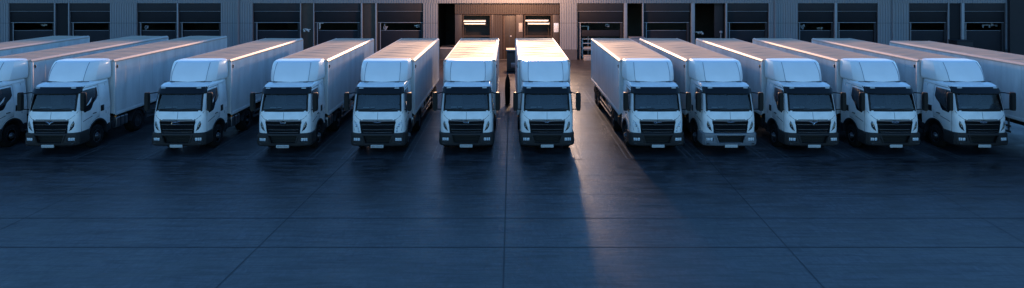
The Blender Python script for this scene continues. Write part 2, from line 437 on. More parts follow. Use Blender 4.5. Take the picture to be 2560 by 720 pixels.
    for z, h, y0 in ((3.075, 1.10, 1.02), (3.14, 1.135, .98), (3.35, 1.155, 1.05), (3.55, 1.155, 1.15), (3.75, 1.145, 1.29), (3.88, 1.13, 1.41), (3.95, 1.105, 1.50), (3.985, 1.06, 1.60), (4.0, .96, 1.80)):
        us = [-1, -.95, -.84, -.70, -.66, -.45, 0, .45, .66, .70, .84, .95, 1]
        k = max(.35, (2.5-y0)/1.5)
        rings.append([(u*h, y0+lerp_tab(FO, abs(u))*k, z) for u in us] + [(h, 2.56, z), (0, 2.60, z), (-h, 2.56, z)])
    fa = obj('roof_fairing', B().loft(rings), M['fairing'], root, smooth=17)
    for s in (-1, 1):
        ck = B().prism_yz([(1.02, 3.11), (1.10, 3.11), (1.10, 3.17), (1.02, 3.17)], s*.70-.06, s*.70+.06)
        ck.box(s*.70-.10, s*.70+.10, .92, 1.03, 3.08, 3.125)
        obj('fairing_bracket', ck, M['black'], fa, bevel=.008)
        sl = B(); pts = [(s*u*h, y0+lerp_tab(FO, u)*max(.35, (2.5-y0)/1.5)-.002, z) for z, h, y0, u in ((3.14, 1.135, .98, .70), (3.35, 1.155, 1.05, .70), (3.55, 1.155, 1.15, .70), (3.75, 1.145, 1.29, .70), (3.88, 1.13, 1.41, .70), (3.95, 1.105, 1.50, .70))]
        for p_, q_ in zip(pts, pts[1:]): sl.tube(p_, q_, .011, 6)
        obj('crease', sl, M['satin'], fa)
    sg = B().box(-1.09, 1.09, .99, 1.02, 3.125, 3.145)
    obj('fairing_seal', sg, M['black'], fa)
    # sides: doors, windows, rear panels, vents
    for s in (-1, 1):
        def side(pts, o0, o1, name, m, par, bev=.006, mi=None):
            b_ = B(); b_.loft([[(s*(hw(z)+o0), y, z) for y, z in pts], [(s*(hw(z)+o1), y, z) for y, z in pts]])
            return obj(name, b_, m, par, bevel=bev)
        arc = [(1.52-.80*math.cos(t), .60+.80*math.sin(t)) for t in [math.radians(a) for a in (38, 50, 62, 74)]]
        dr = side([(.36, 1.0), (.86, 1.0)] + arc + [(1.60, 1.42), (1.62, 1.9), (1.62, 2.45), (1.60, 2.88), (.56, 2.88), (.44, 2.45), (.36, 1.95)], -.01, .008, 'door', M['paint'], root)
        gap = side([(.345, .985), (.88, .985)] + [(y+.01, z-.012) for y, z in arc] + [(1.615, 1.40), (1.635, 1.9), (1.635, 2.45), (1.615, 2.895), (.55, 2.895), (.425, 2.45), (.345, 1.95)], -.01, .003, 'door_gap', M['seam'], dr, 0)
        side([(.54, 2.80), (1.50, 2.80), (1.54, 2.40), (1.42, 2.26), (1.20, 2.12), (1.05, 1.92), (.96, 1.84), (.55, 1.80), (.44, 1.92), (.45, 2.45)], .002, .014, 'side_window', M['lens'], dr, .004)
        side([(1.14, 1.62), (1.38, 1.62), (1.38, 1.66), (1.14, 1.66)], .0, .03, 'door_handle', M['plastic'], dr, .006)
        side([(.44, 1.40), (1.10, 1.52), (1.10, 1.545), (.44, 1.425)], .0, .011, 'door_crease', M['seam'], dr, 0)
        side([(1.72, 1.62), (1.98, 1.62), (1.98, 1.90), (1.72, 1.90)], -.005, .008, 'air_vent', M['black'], cab, .01)
        side([(1.74, 1.98), (2.40, 1.98), (2.40, 2.86), (1.74, 2.86)], -.01, .006, 'side_panel', M['paint'], cab, .006)
        side([(2.12, 1.45), (2.135, 1.45), (2.135, 2.87), (2.12, 2.87)], -.01, .009, 'panel_gap', M['seam'], cab, 0)
        side([(.62, 2.91), (2.46, 2.95), (2.46, 2.975), (.62, 2.93)], -.01, .02, 'drip_rail', M['paint'], cab, .004)
        # dark fender ring and steps
        fe = B(); R = []
        for a in range(-8, 189, 12):
            t = math.radians(a); cy, sz = math.cos(t), math.sin(t)
            R.append([(s*.74, 1.52-cy*.66, .6+sz*.66), (s*1.19, 1.52-cy*.66, .6+sz*.66), (s*1.205, 1.52-cy*.735, .6+sz*.735), (s*.74, 1.52-cy*.735, .6+sz*.735)])
        obj('wheel_arch', fe.loft(R), M['plastic'], root, smooth=50)
        sp_ = B().box(s*1.19-.0 if s < 0 else .86, s*.86 if s < 0 else 1.19, 2.27, 2.50, .62, .95)
        obj('side_skirt', sp_, M['plastic'], root, bevel=.02)
        # mirror
        mr = B(); cx = s*1.40
        def sec(z, k): return [(cx-.105*k, .10, z), (cx-.075*k, .03, z), (cx+.075*k, .03, z), (cx+.105*k, .10, z), (cx+.10*k, .19, z), (cx-.10*k, .19, z)]
        mr.loft([sec(1.98, .7), sec(2.02, .95), (sec(2.1, 1.05)), sec(2.6, 1.08), sec(2.74, 1.0), sec(2.79, .7)])
        MR = obj('mirror', mr, M['black'], root, smooth=60)
        for p_, q_ in (((s*1.08, .42, 2.74), (s*1.40, .12, 2.72)), ((s*1.15, .36, 1.98), (s*1.38, .14, 2.04))):
            obj('mirror_arm', B().tube(p_, q_, .022), M['black'], MR)
        mg = B().box(cx-.085, cx+.085, .192, .196, 2.07, 2.68)
        obj('mirror_glass', mg, M['lens'], MR)
    return cab

def make_wheel(root, x, y, w=.30, r=.52, s=1, twin=False):
    # side s: outer face towards s
    xo, xi = x + s*w/2, x - s*w/2
    t = B().lathe_x([(xi, r*.58), (xi+s*.0, r*.88), (xi+s*.03, r*.97), (xi+s*.06, r), (xo-s*.06, r), (xo-s*.03, r*.97), (xo, r*.88), (xo-s*.005, r*.60), (xo-s*.03, r*.57)], y, r+.01, 32)
    W = obj('wheel', t, M['rubber'], root, smooth=40)
    k = -.02 if not twin else -.11
    rm = B().lathe_x([(xo-s*.03, r*.575), (xo-s*.012, r*.56), (xo-s*.015, r*.52), (xo+s*(k-.05), r*.49), (xo+s*(k-.03), r*.30), (xo+s*(k+.02), r*.26), (xo+s*(k+.05), r*.19), (xo+s*(k+.10), r*.17), (xo+s*(k+.11), r*.06)], y, r+.01, 28)
    for i in range(10):
        a = 2*PI*i/10
        cy, cz = y+math.cos(a)*r*.24, r+.01+math.sin(a)*r*.24
        rm.tube((xo+s*(k+.0), cy, cz), (xo+s*(k+.05), cy, cz), .016, 6)
    obj('rim', rm, M['rim'], W, smooth=40)
    return W

def make_truck(L, cab_on=True):
    root = empty('box_truck')
    if cab_on: make_cab(root)
    y0, y1, zb, zt, hx = 2.66, 2.66+L, 1.32, 3.86, 1.265
    # cargo body
    bx = B().box(-hx+.01, hx-.01, y0, y1, zb, zt)
    box = obj('cargo_box', bx, M['box'], root, smooth=0)
    for s in (-1, 1):
        # moulded corner posts and lower rail
        cp = B().box(min(s*(hx-.07), s*(hx+.008)), max(s*(hx-.07), s*(hx+.008)), y0-.02, y0+.09, zb-.03, zt-.0)
        obj('corner_post', cp, M['box'], box, bevel=.012)
        cr = B().box(min(s*(hx-.07), s*(hx+.01)), max(s*(hx-.07), s*(hx+.01)), y1-.10, y1+.02, zb-.03, zt)
        obj('corner_post', cr, M['box'], box, bevel=.012)
        lr = B().box(min(s*(hx-.05), s*(hx+.012)), max(s*(hx-.05), s*(hx+.012)), y0+.09, y1-.10, zb-.10, zb+.04)
        obj('lower_rail', lr, M['box'], box, bevel=.01)
        # chamfered roof rail
        rr = B().loft([[(s*x, y, z) for x, z in ((hx-.12, zt-.02), (hx+.012, zt-.06), (hx+.014, zt+.0), (hx-.055, zt+.075), (hx-.12, zt+.078))] for y in (y0-.02, y1+.02)])
        obj('roof_rail', rr, M['alu'], box, smooth=20)
        hg = B().box(min(s*(hx), s*(hx+.03)), max(s*(hx), s*(hx+.03)), y0+.16, y0+.22, zt-.36, zt-.20)
        hg.tube((s*(hx+.005), y0+.19, zt-.2), (s*(hx+.05), y0+.19, zt-.28), .02)
        obj('tarp_buckle', hg, M['black'], box, bevel=.006)
        am = B().box(min(s*(hx-.02), s*(hx+.02)), max(s*(hx-.02), s*(hx+.02)), y0+.02, y0+.14, zb-.19, zb-.12)
        obj('amber_marker', am, M['amber'], box, bevel=.006)
    fh = B().box(-hx+.12, hx-.12, y0-.03, y0+.03, zt+.0, zt+.07)
    obj('front_header', fh, M['box'], box, bevel=.01)
    # roof sheet with sagging bows
    n = int(L*10); g = B(); nx = 14
    ph = [random.uniform(0, 6) for _ in range(8)]
    w_ = hx-.118
    for i in range(n+1):
        y = y0 + .031 + (L-.031)*i/n
        for j in range(nx+1):
            u = -1+2*j/nx
            z = zt + .066 + .012*(1-u*u)
            k = (1-u**4)
            z += k*(.006*math.cos(2*PI*(y-y0)/.62 + .7*math.sin(u*2+ph[0])+math.sin(y*.9+ph[1])) + .006*math.sin(5.1*y+2*u+ph[2]) + .004*math.sin(11*y-3*u+ph[3]))
            g.v.append((u*w_, y, z))
    for i in range(n):
        for j in range(nx):
            a = i*(nx+1)+j; g.f.append([a, a+1, a+nx+2, a+nx+1]); g.mi.append(0)
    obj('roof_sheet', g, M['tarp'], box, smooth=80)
    # rear door pair
    for s in (-1, 1):
        rd = B().box(min(0, s*(hx-.08))+.004, max(0, s*(hx-.08))-.004, y1, y1+.04, zb, zt-.02)
        D = obj('rear_door', rd, M['box'], box, bevel=.008)
        lb = B().tube((s*.35, y1+.06, zb), (s*.35, y1+.06, zt-.05), .018)
        obj('lock_bar', lb, M['cage'], D)
    # chassis
    ch = B()
    for s in (-1, 1): ch.box(s*.43-.05, s*.43+.05, .9, y1-.3, .82, 1.12)
    for k in range(int(L/1.4)+1): ch.box(-.38, .38, 2.9+k*1.4, 3.0+k*1.4, .88, 1.06)
    for k in range(int(L/.8)): ch.box(-1.2, 1.2, y0+.4+k*.8, y0+.46+k*.8, 1.125, 1.22)
    ch.box(-1.1, 1.1, y1-.12, y1-.02, .50, .64); ch.box(-.6, -.5, y1-.4, y1-.05, .5, .95); ch.box(.5, .6, y1-.4, y1-.05, .5, .95)
    chs = obj('chassis', ch, M['chassis'], root, smooth=0)
    ax = [y1-3.1, y1-1.85]
    if L > 8: ax.append(4.75)
    for a in ax:
        obj('axle', B().tube((-.75, a, .53), (.75, a, .53), .07, 10).lathe_x([(-.15, .1), (-.08, .2), (.08, .2), (.15, .1)], a, .53, 12), M['chassis'], chs)
        for s in (-1, 1):
            make_wheel(root, s*.98, a, .50, .52, s, True)
            R = []
            for t in [math.radians(q) for q in range(10, 171, 20)]:
                R.append([(s*.72, a-.60*math.cos(t), .53+.60*math.sin(t)), (s*1.24, a-.60*math.cos(t), .53+.60*math.sin(t)), (s*1.24, a-.63*math.cos(t), .53+.63*math.sin(t)), (s*.72, a-.63*math.cos(t), .53+.63*math.sin(t))])
            obj('mudguard', B().loft(R), M['plastic'], root, smooth=50)
    if cab_on:
        for s in (-1, 1): make_wheel(root, s*1.0, 1.52, .32, .52, s)
        obj('axle', B().tube((-.9, 1.52, .53), (.9, 1.52, .53), .06, 10), M['chassis'], chs)
    for s in (-1, 1):
        sg = B(); a, c = 5.5, ax[0]-.85
        for z in (.56, .82): sg.box(min(s*1.19, s*1.23), max(s*1.19, s*1.23), a, c, z-.05, z+.05)
        for y in (a+.2, (a+c)/2, c-.2): sg.box(min(s*1.12, s*1.189), max(s*1.12, s*1.189), y-.03, y+.03, .50, 1.21)
        obj('side_guard', sg, M['satin'], root, smooth=0)
        ft = B(); yy0, yy1 = 3.0, 3.95
        prof = [(.62, .62), (.68, .55), (1.10, .55), (1.16, .62), (1.16, 1.02), (1.10, 1.09), (.68, 1.09), (.62, 1.02)]
        ft.loft([[(s*x, y, z) for x, z in prof] for y in (yy0, yy1)])
        tk = obj('fuel_tank', ft, M['satin'] if s > 0 else M['chassis'], root, bevel=.02)
        obj('tank_strap', B().loft([[(s*(x*1.008-.005), y, z) for x, z in prof] for y in (3.3, 3.36)]).loft([[(s*(x*1.008-.005), y, z) for x, z in prof] for y in (3.65, 3.71)]), M['chassis'], tk)
        aj = B().box(min(s*.7, s*1.15), max(s*.7, s*1.15), 2.62, 2.9, .62, .98)
        obj('battery_box', aj, M['plastic'], root, bevel=.02)
    # air lines behind the cab
    if cab_on:
        hz = B()
        for x in (-.3, -.18, .2):
            hz.tube((x, 2.52, 1.4), (x+.05, 2.60, 1.15), .02, 6)
        obj('air_hose', hz, M['black'], root)
    return root

def kids(o): return [c for c in list(COL.objects) if c.parent == o]
def copy_tree(o, kidmap, parent=None):
    c = o.copy(); COL.objects.link(c); c.parent = parent
    for ch in kidmap.get(o.name, []): copy_tree(ch, kidmap, c)
    return c
def kidmap():
    d = {}
    for o in COL.objects:
        if o.parent: d.setdefault(o.parent.name, []).append(o)
    return d

# emblems: small bright badges on the grille
def emblem(kind, parent, x=0.0):
    e = B(); y = -.02
    def path(pts, r=.012):
        for (a, c), (p, q) in zip(pts, pts[1:]): e.tube((x+a, y, c), (x+p, y, q), r, 6)
    if kind == 'wings':
        path([(-.17, 1.50), (-.08, 1.485), (0, 1.43), (.08, 1.485), (.17, 1.50)]); path([(-.13, 1.475), (-.05, 1.45), (0, 1.39), (.05, 1.45), (.13, 1.475)], .009)
    elif kind == 'bird':
        path([(-.24, 1.40), (-.20, 1.48), (-.06, 1.47), (.02, 1.50), (.08, 1.53)]); path([(-.22, 1.40), (-.05, 1.395), (.12, 1.41)], .007); path([(.08, 1.53), (.12, 1.50)], .007)
    elif kind == 'loop':
        path([(-.17, 1.46), (-.13, 1.50), (-.07, 1.49), (-.04, 1.45), (-.09, 1.43), (-.15, 1.44)], .009); path([(-.02, 1.49), (.10, 1.47), (.17, 1.49)], .009)
    elif kind == 'oval':
        pts = [(.15*math.cos(t), 1.48+.03*math.sin(t)) for t in [2*PI*i/14 for i in range(15)]]; path(pts, .009)
    elif kind == 'bar':
        path([(-.16, 1.49), (.16, 1.49)], .012); path([(-.12, 1.465), (.12, 1.465)], .006)
    elif kind == 'script':
        path([(-.14, 1.49), (-.08, 1.49), (-.06, 1.46), (0, 1.49), (.04, 1.46), (.08, 1.50), (.14, 1.52)], .009)
    else:
        path([(-.12, 1.49), (-.09, 1.45), (.09, 1.45), (.12, 1.49)], .01)
    return obj('emblem', e, M['chrome'], parent)

def plate_text(txt, parent):
    cu = bpy.data.curves.new('t', 'FONT'); cu.body = txt; cu.size = .095; cu.extrude = .001
    cu.align_x = 'CENTER'; cu.align_y = 'CENTER'
    o = bpy.data.objects.new('tmp', cu); COL.objects.link(o)
    bpy.context.view_layer.update()
    me = bpy.data.meshes.new_from_object(o.evaluated_get(bpy.context.evaluated_depsgraph_get()))
    bpy.data.objects.remove(o)
    w = max(v.co.x for v in me.vertices)*2
    me.transform(Matrix.Rotation(PI/2, 4, 'X') @ Matrix.Scale(min(1.2, .48/w), 4, (1, 0, 0)))
    me.materials.clear(); me.materials.append(M['ink'])
    t = link('plate_lettering', me, parent); t.location = (0, -.0865, .44)
    return t

P11 = make_truck(10.9)
P12 = make_truck(12.6)
PT = [P11, P12]
KM = kidmap()
G = 'white box trucks parked in a row'
specs = [
 # x, L, emblem, headlights, plate, label, yaw
 (-24.35, 12, None, 'dark', '', 'white box truck cut off by the left picture edge, only its side and box showing'),
 (-20.35, 12, 'wings', 'dark', '', 'white box truck with wing badge, second truck from the left edge'),
 (-14.72, 11, 'bird', 'dark', '', 'white box truck with large slanting bird badge on its grille'),
 (-9.98, 11, 'vee', 'dark', 'SEHHTPHG', 'white box truck with lettered plate, right of the bird-badge truck'),
 (-5.80, 11, 'bar', 'clear', 'SEIVTERNS', 'white box truck with clear glass headlights and a lettered plate'),
 (-1.86, 11, 'vee', 'dark', 'D177HI-24', 'white box truck seen straight on, just left of the narrow gap with the black post'),
 (1.74, 11, 'script', 'dark', '', 'white box truck seen straight on, just right of the narrow gap with the black post'),
 (6.66, 11, 'loop', 'clear', '', 'white box truck with clear headlights and dark bumper, right of the wide empty bay'),
 (9.90, 11, 'bar', 'dark', '', 'white box truck with the pale grey bumper'),
 (13.58, 11, 'wings', 'dark', '', 'white box truck with wing badge, right of the pale grey bumper truck'),
 (17.22, 11, 'oval', 'dark', '', 'white box truck with oval badge, between the winged truck and the last whole truck'),
 (21.15, 11, 'oval', 'dark', '', 'last whole white box truck on the right, beside the box that leaves the picture'),
 (25.15, 12, None, 'dark', '', 'truck box leaving the picture at the right edge, its cab out of frame'),
 (-29.75, 12, None, 'dark', '', 'truck box whose roof alone shows at the far left, behind the others'),
]
extra_y = {12: -3.4, 13: 0.0}
used = {11: False, 12: False}
jit = random.Random(3)
# clear headlight unit, a wide faceted lamp
def clear_lamp(s):
    loop = [(s*x, z) for x, z in ((1.06, 1.56), (1.10, 1.30), (1.06, 1.08), (.80, 1.02), (.84, 1.22), (.90, 1.40))]
    c = (s*.96, 1.28); hl = B()
    hl.loft([[(x, fy(x, z)+.02, z) for x, z in loop], [(x, fy(x, z)-.012, z) for x, z in loop], [(c[0]+(x-c[0])*.85, fy(x, z)-.022, c[1]+(z-c[1])*.88) for x, z in loop]])
    return hl.mesh('headlight', M['clear'], smooth=30)
CL = {-1: clear_lamp(-1), 1: clear_lamp(1)}
for i, (x, L, em, hd, pt, lab) in enumerate(specs):
    P = P11 if L == 11 else P12
    if not used[L]: used[L] = True; t = P
    else: t = copy_tree(P, KM)
    t.location = (x, YF + extra_y.get(i, 0) + jit.uniform(-.05, .05), 0)
    t.rotation_euler = (0, 0, math.radians(jit.uniform(-.25, .25)))
    tag(t, lab, 'truck', G)
# per-truck differences are applied after all copies exist
KM = kidmap()
roots = sorted([o for o in COL.objects if o.name.startswith('box_truck')], key=lambda o: 0)
byx = {round(s[0], 2): s for s in specs}
def child(o, stem): return [c for c in KM.get(o.name, []) if c.name.split('.')[0] == stem]
for t in roots:
    s = byx[round(t.location.x, 2)]
    g = child(t, 'grille')[0]
    if s[2]: emblem(s[2], g)
    if s[3] == 'clear':
        for h in child(t, 'headlight'):
            sg = 1 if sum(v.co.x for v in h.data.vertices) > 0 else -1
            h.data = CL[sg]
    if s[4]: plate_text(s[4], child(t, 'number_plate')[0])
    if 'pale grey bumper' in s[5] and s[0] == 9.90:
        bu = child(t, 'bumper')[0]; me = bu.data.copy(); me.materials[0] = M['bumper_light']; bu.data = me
        for c in child(bu, 'bumper_blade'):
            me = c.data.copy(); me.materials[0] = M['bumper_light']; c.data = me
    if s[0] == -20.35:
        pl = child(t, 'number_plate')[0]; pl.location.x -= .05
    if s[0] == 25.15:
        for c in child(t, 'wheel') + child(t, 'mudguard'):
            if sum(v.co.y for v in c.data.vertices)/len(c.data.vertices) < 6:
                for k in KM.get(c.name, []): bpy.data.objects.remove(k)
                bpy.data.objects.remove(c)

# ---------------------------------------------------------------- ground
gd = B().poly([(-300, -60, 0), (300, -60, 0), (300, 400, 0), (-300, 400, 0)])
tag(obj('ground', gd, M['ground'], smooth=0), 'dark blue-grey concrete yard', kind='structure')
def gx(px, py): Z = CAMH*F/(py-HY); return ((px-HX)*Z/F, Z)
jn = B()
def gstrip(b, p, q, w, z=.004, mi=0):
    p, q = Vector(p), Vector(q); d = (q-p).normalized(); n = Vector((-d.y, d.x))*w/2
    b.poly([(p.x-n.x, p.y-n.y, z), (q.x-n.x, q.y-n.y, z), (q.x+n.x, q.y+n.y, z), (p.x+n.x, p.y+n.y, z)])
def longline(a, c, w=.045, y0=6, y1=60):
    p, q = gx(*a), gx(*c); k = (q[0]-p[0])/(q[1]-p[1])
    gstrip(jn, (p[0]+k*(y0-p[1]), y0), (p[0]+k*(y1-p[1]), y1), w)
longline((905, 365), (540, 720)); longline((1270, 300), (1258, 720)); longline((1735, 360), (2060, 720))
longline((370, 395), (0, 575), .025); longline((2180, 385), (2480, 560), .02)
for y, w in ((19.05, .045), (21.35, .045), (23.7, .022), (25.97, .022), (28.25, .025), (31, .02), (34, .02), (37.5, .02), (41, .02), (45, .03), (49, .03), (54, .03)):
    gstrip(jn, (-50, y), (50, y), w, .0045)
tag(obj('pavement_joints', jn, M['joint'], smooth=0), 'thin dark joints between the concrete slabs', kind='structure')
mk = B()
for s in specs:
    x = s[0]
    for dx, yy in ((1.22, 28.42), (1.46, 28.22)):
        w = .05
        gstrip(mk, (x-dx, yy), (x-dx, 45), w, .009); gstrip(mk, (x+dx, yy), (x+dx, 45), w, .009)
        gstrip(mk, (x-dx+.03, yy+.02), (x+dx-.03, yy+.02), w, .0095)
tag(obj('bay_markings', mk, M['mark'], smooth=0), 'faint worn outlines of the parking bays', kind='structure')

# ---------------------------------------------------------------- warehouse
WH = 6.85
wh = empty('warehouse', (0, YW, 0))
tag(wh, 'long grey corrugated warehouse with dark loading doors behind the trucks', 'warehouse')
def ribs(b, x0, x1, z0, z1, pitch=.24, dep=.045, y=0.0):
    """corrugated sheet facing -y"""
    n = max(1, round((x1-x0)/pitch)); p = (x1-x0)/n; prof = []
    for i in range(n):
        a = x0+i*p
        prof += [(a, y), (a+p*.58, y), (a+p*.68, y+dep), (a+p*.90, y+dep)]
    prof.append((x1, y))
    back = [(x1, y+.16), (x0, y+.16)]
    pts = prof+back
    b.loft([[(x, yy, z) for x, yy in pts] for z in (z0, z1)])
bays = [(22, 275), (342, 552), (632, 1058), (1095, 1400), (1443, 1922), (1995, 2195), (2273, 2515)]
cl = B(); XL, XR = -62.0, 62.0
ztop = WZ(8)
ribs(cl, XL, XR, ztop, WH)
edges = [XL] + [WX(v) for b_ in bays for v in b_] + [XR]
for a, c in zip(edges[::2], edges[1::2]):
    ribs(cl, a, c, 1.0, 3.50); ribs(cl, a, c, 3.53, ztop-.003)
clad = obj('cladding', cl, M['clad'], wh, smooth=0)
for a, c in zip(edges[::2], edges[1::2]): obj('plinth', B().box(a+.02, c-.02, -.03, .2, 0, .99), M['plinth'], wh, smooth=0)
sb = B()
for a, c in zip(edges[::2], edges[1::2]): sb.box(a+.03, c-.03, .05, .14, .99, ztop)
obj('cladding_joint', sb, M['seam'], wh, smooth=0)
rf = B().box(XL, XR, -.12, 30, WH, WH+.12)
obj('roof', rf, M['roofing'], wh, bevel=.02)
sh = B().box(XL, XR, 14, 14.2, 0, WH).box(XL, XL+.2, .2, 14, 0, WH).box(XR-.2, XR, .2, 14, 0, WH)
sh.box(XL, XR, .2, 14, -.02, .02)
sh.box(XL, XR, .2, 14, ztop+.2, ztop+.3)
for a, c in zip(edges[2::2], edges[3::2]): sh.box((a+c)/2-.1, (a+c)/2+.1, .25, 14, .02, ztop+.19)
obj('interior_wall', sh, M['inside'], wh, smooth=0)
# downpipes and flashings on the piers
for px in (596, 1937, 2231):
    x = WX(px); d = B().tube((x, -.09, 0.3), (x, -.09, WH), .07, 10)
    for z in (1.2, 3.2, 5.6): d.box(x-.11, x+.11, -.12, .0, z, z+.05)
    obj('downpipe', d, M['clad'], wh)
pl_ = B().box(WX(2518), WX(2660), -.35, -.04, 0, WH-.02)
obj('side_block', pl_, M['slate'], wh, smooth=0)

def post(px0, px1, m='post', zt=None, y0=-.02, y1=.22):
    o = obj('post', B().box(WX(px0), WX(px1), y0, y1, 0, ztop-.002), M[m], wh, bevel=.01); return o
def panel(px0, px1, py0, py1, y, th=.06, m='slate', name='header_panel', par=None):
    z1, z0 = WZ(py0), max(0.0, WZ(py1))
    return obj(name, B().box(WX(px0), WX(px1), y, y+th, z0, z1), M[m], par or wh, bevel=.006)
def dock_door(a, c, leaf=True, off=0, side=1):
    """header panel, shutter, bottom rail, door leaf below the open gap; side post of the frame"""
    h = panel(a, c, 8.2, 28, .10, m='slate', name='header_panel')
    panel(a, c, 28.0, 28.8, .085, m='post', name='drip_trim', par=h)
    d = panel(a-(2 if off else 0), c, 28.9, 56, .18, m='slate2', name='shutter')
    panel(a+1, c-1, 56, 57.3, .165, .1, m='post', name='bottom_rail', par=d)
    fr = panel(a, a+(c-a)*.055, 57.4, 150, .20, .1, m='slate', name='door_jamb')
    panel(c-(c-a)*.055, c, 57.4, 150, .20, .1, m='slate', name='door_jamb')
    panel(a+(c-a)*.055, a+(c-a)*.07, 57.4, 150, .19, .05, m='post', name='door_track', par=fr)
    if leaf:
        l = panel(a+(c-a)*.07, c-(c-a)*.06, 77.5, 150, .30, .08, m='leaf', name='door_leaf')
        panel(a+(c-a)*.07, c-(c-a)*.06, 76.6, 77.4, .29, .1, m='post', name='leaf_cap', par=l)
for a, c in ((22, 134), (173, 274), (343, 441), (446, 551), (633, 749), (785, 899), (943, 1057), (1610, 1725), (1819, 1921), (1996, 2086), (2094, 2194), (2274, 2370), (2412, 2514)):
    dock_door(a, c)
dock_door(1444, 1558, leaf=False)
panel(1452, 1552, 76, 92, .3, .08, m='leaf', name='door_leaf')
for a, c in ((135, 137), (170.5, 172.5), (442, 445), (750, 752), (783, 785), (902, 906), (938, 942), (1560, 1568), (1606, 1609), (1728, 1737), (1814, 1818), (2087, 2093), (2371, 2373), (2404, 2411)):
    post(a, c)
for a, c, m in ((137.5, 170, 'slate2'), (752.5, 782.5, 'wood'), (906.5, 937.5, 'wood'), (2373.5, 2403.5, 'slate2')):
    panel(a, c, 8.2, 150, .16, m=m, name='infill_panel')
panel(1790, 1813, 8.2, 95, .5, m='slate', name='infill_panel')

# centre bay
hd = B(); ribs(hd, WX(1137), WX(1399), WZ(34), ztop-.004, .22, .04, .25)
obj('header_cladding', hd, M['clad_dark'], wh, smooth=0)
panel(1137, 1399, 34.2, 36, .2, .1, m='wood', name='drip_trim')
for a, c in ((1137, 1154), (1228, 1233), (1290, 1308), (1382, 1399)):
    panel(a, c, 36.2, 150, .28, .12, m='clad_dark', name='door_jamb')
rp = B(); ribs(rp, WX(1233.5), WX(1257), 0, WZ(36.5), .22, .04, .30); obj('ribbed_infill', rp, M['clad_dark'], wh, smooth=0)
dd = panel(1258, 1289, 36.5, 150, .40, m='olive', name='side_door')
panel(1273.2, 1274, 38, 149, .392, .01, m='seam', name='door_split', par=dd)
panel(1275, 1279, 90, 93, .36, .05, m='cage', name='door_handle', par=dd)
panel(1258, 1262, 36.5, 150, .385, .03, m='wood', name='door_trim', par=dd)
sw = panel(1385, 1397, 58, 81, .262, .02, m='clear', name='small_window')
panel(1297, 1306, 58, 80, .262, .02, m='cream', name='notice_board')
for a, c in ((1156, 1227), (1311, 1380)):
    f_ = B()
    x0, x1, z1 = WX(a), WX(c), WZ(37)
    f_.box(x0, x0+.09, .3, .42, 0, z1).box(x1-.09, x1, .3, .42, 0, z1).box(x0+.09, x1-.09, .3, .42, z1-.09, z1)
    f_.box(x0+.09, x1-.09, .3, .42, WZ(92), WZ(90))
    obj('door_frame', f_, M['wood'], wh, smooth=0)
    # back wall of the lit loading lobby
    obj('lobby_wall', B().box(x0-.6, x1+.6, 3.2, 3.3, 0.02, ztop), M['olive'], wh, smooth=0)
# raised loading platform in the dark left recess
pf = B().box(WX(1099), WX(1136), .3, 2.6, 0, WZ(120))
obj('loading_platform', pf, M['plinth'], wh, bevel=.02)
obj('platform_edge', B().box(WX(1099), WX(1136), .26, .299, WZ(120)-.12, WZ(120)+.02), M['cream'], wh)

# tube lamps hung in the two centre openings
def tube_lamp(px0, px1, py, y, label):
    x0, x1, z = WX(px0), WX(px1), WZ(py)
    r = empty('tube_light', ((x0+x1)/2, YW+y, z)); w = (x1-x0)/2
    obj('lamp_tube', B().tube((-w, 0, 0), (w, 0, 0), .032, 10), M['tube'], r)
    hs = B().box(-w-.05, w+.05, -.08, .10, .055, .12).box(-w-.05, -w, -.05, .06, -.05, .055).box(w, w+.05, -.05, .06, -.05, .055)
    obj('lamp_housing', hs, M['cage'], r)
    tag(r, label, 'lamp', 'tube lamps in the centre loading doors')
tube_lamp(1158, 1213, 54, .55, 'long bright tube lamp, upper one in the left centre door')
tube_lamp(1160, 1212, 61, .75, 'dimmer thin tube lamp below the bright one in the left centre door')
tube_lamp(1314, 1371, 53, .55, 'long bright tube lamp, upper one in the right centre door')
tube_lamp(1321, 1374, 61, .75, 'dimmer thin tube lamp below the bright one in the right centre door')
# something boxy under the lamps: dock seal frames
for a, c in ((1160, 1220), (1318, 1374)):
    f_ = B(); x0, x1 = WX(a), WX(c)
    f_.box(x0, x0+.06, 1.2, 1.26, .02, WZ(64)).box(x1-.06, x1, 1.2, 1.26, .02, WZ(64)).box(x0+.06, x1-.06, 1.2, 1.26, WZ(66), WZ(64))
    tag(obj('rack_frame', f_, M['olive'], None, smooth=0, loc=(0, YW, 0)),
        'brown rack frame standing inside the %s centre door' % ('left' if a < 1200 else 'right'), 'rack', 'rack frames inside the centre doors')

# flood lamp added out of view at the eaves, for the warm central light
fx, fz = 4.0, WH+.7
fl = empty('added_floodlight', (fx, YW-.5, fz))
tag(fl, 'warm flood lamp added out of view above the centre bay for the central glow', 'lamp')
obj('mast', B().tube((0, .9, -.9), (0, .9, .1), .06, 10).tube((0, .95, 0), (0, .1, 0), .05, 8), M['chassis'], fl)
obj('lamp_head', B().loft([[(-.48, .0, -.22), (.48, .0, -.22), (.48, .0, .22), (-.48, .0, .22)], [(-.38, .2, -.15), (.38, .2, -.15), (.38, .2, .15), (-.38, .2, .15)]]), M['chassis'], fl, bevel=.01)
obj('lamp_glass', B().box(-.44, .44, -.02, -.004, -.18, .18), M['flood'], fl)
ld = bpy.data.lights.new('added_flood_beam', 'SPOT'); ld.energy = 3200; ld.color = (1.0, .66, .44)
ld.spot_size = math.radians(104); ld.spot_blend = 1.0; ld.shadow_soft_size = .8
lo = bpy.data.objects.new('added_flood_beam', ld); COL.objects.link(lo)
lo.location = (fx, YW-.62, fz); lo.rotation_euler = Vector((.05, .95, .26)).to_track_quat('Z', 'Y').to_euler()

